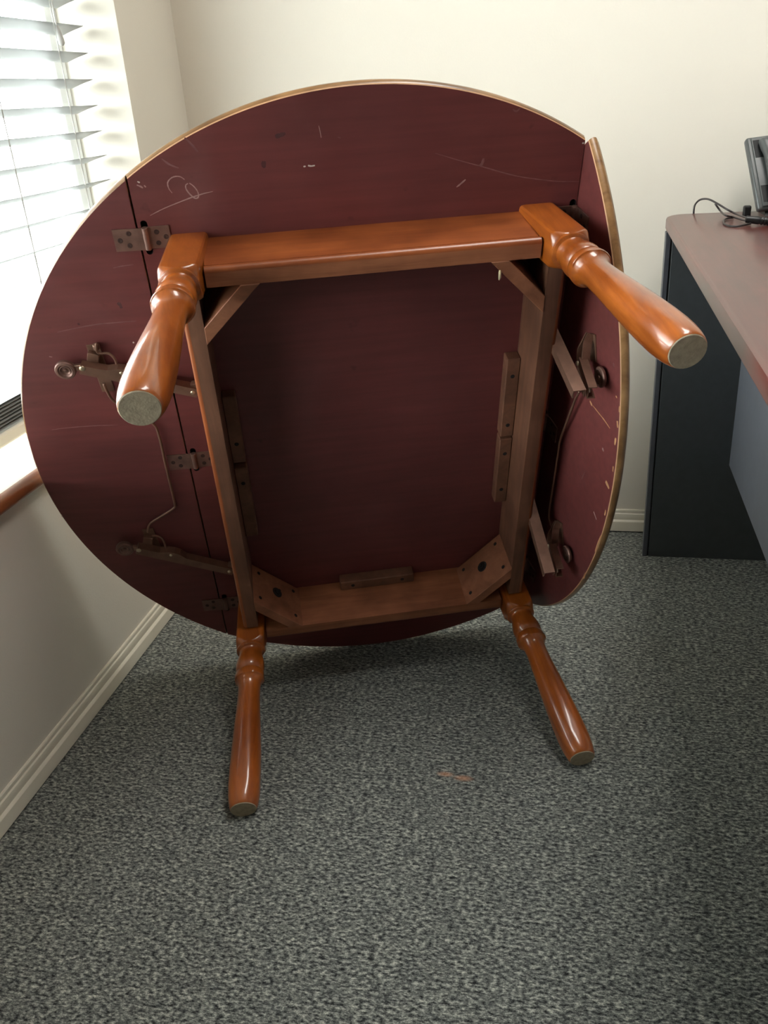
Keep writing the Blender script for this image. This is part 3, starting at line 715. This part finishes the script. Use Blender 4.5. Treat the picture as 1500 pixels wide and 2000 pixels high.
for pts, wd, mt in (([(525, 565), (540, 595)], .004, 'chip_tan'), ([(545, 595), (580, 640), (620, 690), (660, 750)], .0018, 'chip_tan'), ([(710, 700), (713, 745)], .0045, 'chip_tan'), ([(700, 815), (692, 860)], .0045, 'chip_tan'),
                    ([(610, 880), (618, 905)], .0035, 'chalk'), ([(632, 1105), (655, 1155)], .0065, 'chip_tan'), ([(683, 1005), (680, 1040)], .0035, 'chip_tan'), ([(632, 1300), (625, 1335)], .004, 'chip_tan'), ([(550, 1310), (570, 1365)], .003, 'chalk'),
                    ([(600, 1470), (580, 1520), (560, 1580)], .003, 'chip_tan'), ([(495, 1725), (482, 1760)], .004, 'chip_tan'), ([(545, 870), (556, 895)], .002, 'faint'), ([(470, 1090), (490, 1045)], .002, 'faint'), ([(700, 530), (708, 545)], .0025, 'chip_tan'), ([(683, 310), (690, 335)], .003, 'faint'), ([(725, 600), (722, 640)], .003, 'chip_tan')):
    ribbon([z6r(*q) for q in pts], wd, SR_, NR, mt, 'paint_chip', leaf2, 3)
# dried glue drip hanging from the upper brace
bm = bmesh.new(); g0 = Vector((.1625, .3235, HA+.0012)); tube(bm, [g0+Vector((0, .004, 0)), g0+Vector((0, .001, .001)), g0+Vector((.0005, -.006, .001)), g0+Vector((0, -.010, .0005))], [.0012, .0018, .0019, .0008], 8); part('glue_drip', bm, 'glue_drip', smooth=True)

# ================================================================== DESK
DX, DY0, DY1, DZ = 1.036, -1.70, -.058, .758
dk = empty('office_desk', (1.4, -.9, 0)); tag(dk, 'dark office desk with glossy mahogany top and black end panel', 'desk')
DM = Matrix.Translation((-1.4, .9, 0))
def dpart(name, bm, mat, **k):
    bmesh.ops.transform(bm, matrix=DM, verts=bm.verts[:]); return mk(name, bm, mat, dk, **k)
def rounded_slab(bm, x0, x1, y0, y1, z0, z1, r, bev):
    pts = []
    for cx, cy, a0 in ((x1-r, y1-r, 0), (x0+r, y1-r, 90), (x0+r, y0+r, 180), (x1-r, y0+r, 270)):
        for k in range(13):
            a = math.radians(a0+90*k/12); pts.append((cx, cy, math.cos(a), math.sin(a)))
    lv = []
    for z, i in ((z0, bev), (z0+bev*.3, bev*.3), (z0+bev, 0), (z1-bev, 0), (z1-bev*.3, bev*.3), (z1, bev)):
        lv.append([bm.verts.new((cx+(r-i)*c, cy+(r-i)*s, z)) for cx, cy, c, s in pts])
    n = len(pts)
    for a, b in zip(lv, lv[1:]):
        for k in range(n): bm.faces.new([a[k], a[(k+1) % n], b[(k+1) % n], b[k]])
    bm.faces.new(lv[0][::-1]); bm.faces.new(lv[-1])
bm = bmesh.new(); rounded_slab(bm, DX, DX+.78, DY0, DY1, .7325, DZ, .045, .005); dpart('desk_top', bm, 'desk_top', auto=30)
for y0 in (-.130, -1.62):
    bm = bmesh.new(); box(bm, (DX+.0125, y0, .0), (DX+.74, y0+.024, .7325), .001, 1); dpart('end_panel', bm, 'desk_black')
    bm = bmesh.new(); box(bm, (DX-.0005, y0-.0005, .0), (DX+.0095, y0+.0245, .7325), .0012, 2); dpart('edge_strip', bm, 'desk_strip')
    bm = bmesh.new(); box(bm, (DX+.0094, y0+.004, .001), (DX+.0126, y0+.020, .7325)); dpart('edge_groove', bm, 'phone_black')
bm = bmesh.new(); box(bm, (1.204, -1.596, .2345), (1.222, -.1305, .7325), .001, 1); dpart('modesty_panel', bm, 'desk_sheen')

# ================================================================== TELEPHONE
ph = empty('desk_telephone', (1.30, -.10, DZ)); tag(ph, 'charcoal desk telephone leaning back on the mahogany desk top', 'telephone')
# slab frame: origin at the lower left corner of the face
PO = Vector((1.2005, -.150, DZ+.014)); PXa = Vector((.985, .17, 0)).normalized(); PTop = Vector((1.176, -.072, .8965))
PYa = (PTop-PO); PLEN = PYa.length; PYa.normalize(); PYa = (PYa).normalized(); PNa = PXa.cross(PYa).normalized()
PXb = PYa.cross(PNa).normalized()
PM = Matrix(((PXb.x, PYa.x, PNa.x, PO.x-1.30), (PXb.y, PYa.y, PNa.y, PO.y+.10), (PXb.z, PYa.z, PNa.z, PO.z-DZ), (0, 0, 0, 1)))
def ppart(name, bm, mat, parent=None, **k):
    bmesh.ops.transform(bm, matrix=PM, verts=bm.verts[:]); return mk(name, bm, mat, parent or ph, **k)
bm = bmesh.new(); box(bm, (0, .0, -.016), (.215, PLEN, 0), .005, 3); body = ppart('phone_body', bm, 'phone', auto=40)
bm = bmesh.new(); box(bm, (.008, .004, 0), (.205, PLEN-.004, .004), .0018, 2); ppart('face_plate', bm, 'phone', auto=40)
for y0, y1 in ((.012, .046), (PLEN-.046, PLEN-.010)):
    bm = bmesh.new(); box(bm, (.0095, y0, .0036), (.064, y1, .0046), .0004, 1); ppart('cradle_well', bm, 'phone_black')
# handset: bowed grip with thicker ear and mouth ends
hs = bmesh.new(); rows = []; n = 24
for i in range(n+1):
    t = i/n; y = .008+t*(PLEN-.022); e = abs(2*t-1)
    hw = .0205+.0035*e**3; top = .034-.013*(2*t-1)**2+(.004 if e > .6 else 0)*(e-.6)/.4; bot = .012-.0075*min(1, max(0, (e-.45)/.25))
    if i in (0, n): hw *= .86; top -= .006
    ring = []
    for k in range(16):
        a = 2*math.pi*k/16; c, s = math.cos(a), math.sin(a)
        c = math.copysign(abs(c)**.55, c); s = math.copysign(abs(s)**.55, s)
        ring.append(hs.verts.new((.040+hw*c, y, (top+bot)/2+(top-bot)/2*s)))
    rows.append(ring)
for a, b in zip(rows, rows[1:]):
    for k in range(16): hs.faces.new([a[k], a[(k+1) % 16], b[(k+1) % 16], b[k]])
hs.faces.new(rows[0][::-1]); hs.faces.new(rows[-1])
ppart('handset', hs, 'phone', auto=45)
bm = bmesh.new(); box(bm, (.085, PLEN-.05, .004), (.195, PLEN-.012, .0055), .001, 1); ppart('display', bm, 'phone_black')
for i in range(3):
    for j in range(4):
        bm = bmesh.new(); box(bm, (.095+i*.024, .018+j*.017, .004), (.113+i*.024, .029+j*.017, .0065), .0012, 1); ppart('key', bm, 'phone_key')
# stand behind the body
bm = bmesh.new(); 
sp = [bm.verts.new(Vector((1.215+a, y, z))-Vector((1.30, -.10, DZ))) for a in (0, .16) for (y, z) in ((-.141, DZ), (-.066, DZ), (-.062, DZ+.008), (-.079, DZ+.085), (-.118, DZ+.030))]
for q in ((0, 1, 2, 3, 4), (9, 8, 7, 6, 5)): bm.faces.new([sp[i] for i in q])
for i in range(5): bm.faces.new([sp[i], sp[(i+1) % 5], sp[5+(i+1) % 5], sp[5+i]])
mk('phone_stand', bm, 'phone_black', ph)
# handset cord plug with ribbed strain relief
def wpt(px, y): d = ray(px); return Vector(CAM+d*((y-CAM[1])/d[1]))
def zpt(px, z): d = ray(px); return Vector(CAM+d*((z-CAM[2])/d[2]))
c0 = zpt((1455, 428), DZ+.012); ca = Vector((.96, -.18, -.10)).normalized()
bm = bmesh.new()
prof = [(0, .003), (.002, .0062), (.022, .0072), (.026, .0062)]
t = .027
for k in range(6): prof += [(t, .0060), (t+.0006, .0074), (t+.0036, .0074), (t+.0042, .0060)]; t += .0055
prof += [(t+.004, .003), (t+.006, 0)]
lathe(bm, c0-Vector((1.30, -.10, DZ)), ca, prof, 20); mk('cord_plug', bm, 'phone_black', ph, auto=40)
bm = bmesh.new(); k0 = zpt((1459, 410), DZ+.020)-Vector((1.30, -.10, DZ)); box(bm, k0-Vector((.007, .006, .014)), k0+Vector((.007, .006, .008)), .003, 2); mk('plug_housing', bm, 'phone_black', ph)
# cables running from the plugs over the back edge of the desk
end = zpt((1354.5, 414), DZ)
def cable(pts, label):
    bm = bmesh.new(); tube(bm, smooth_path(pts, 8), .0019, 8); o = mk('cable', bm, 'cable', None, smooth=True)
    tag(o, label, 'cable')
    return o
yb = -.052
cable([c0+Vector((.004, 0, .002)), wpt((1440, 419), -.135), wpt((1420, 409), -.118), wpt((1400, 397), -.095), wpt((1383, 389), -.075), wpt((1368, 390), -.062), wpt((1358, 399), yb), wpt((1355, 412), yb), wpt((1354.5, 432), yb+.004), wpt((1352, 470), yb+.008), wpt((1349, 540), yb+.010), wpt((1345, 600), yb+.010)], 'thin black cable arching from the telephone over the back edge of the desk')
cable([c0+Vector((.006, -.003, -.004)), zpt((1432, 424), DZ+.006), zpt((1418, 421), DZ+.012), wpt((1408, 413), -.115), wpt((1399, 401), -.110), wpt((1397, 398), -.108)], 'short black cable stub curling up beside the telephone plug')
cable([c0+Vector((.010, -.006, -.007)), zpt((1440, 442), DZ+.0022), zpt((1424, 441), DZ+.0022), zpt((1414, 436), DZ+.0025), zpt((1416, 428), DZ+.0022), zpt((1432, 425), DZ+.0022)], 'dark loop flat on the desk standing in for a cable reflection by the telephone')  # added tube draws the reflection of a cable in the desk top
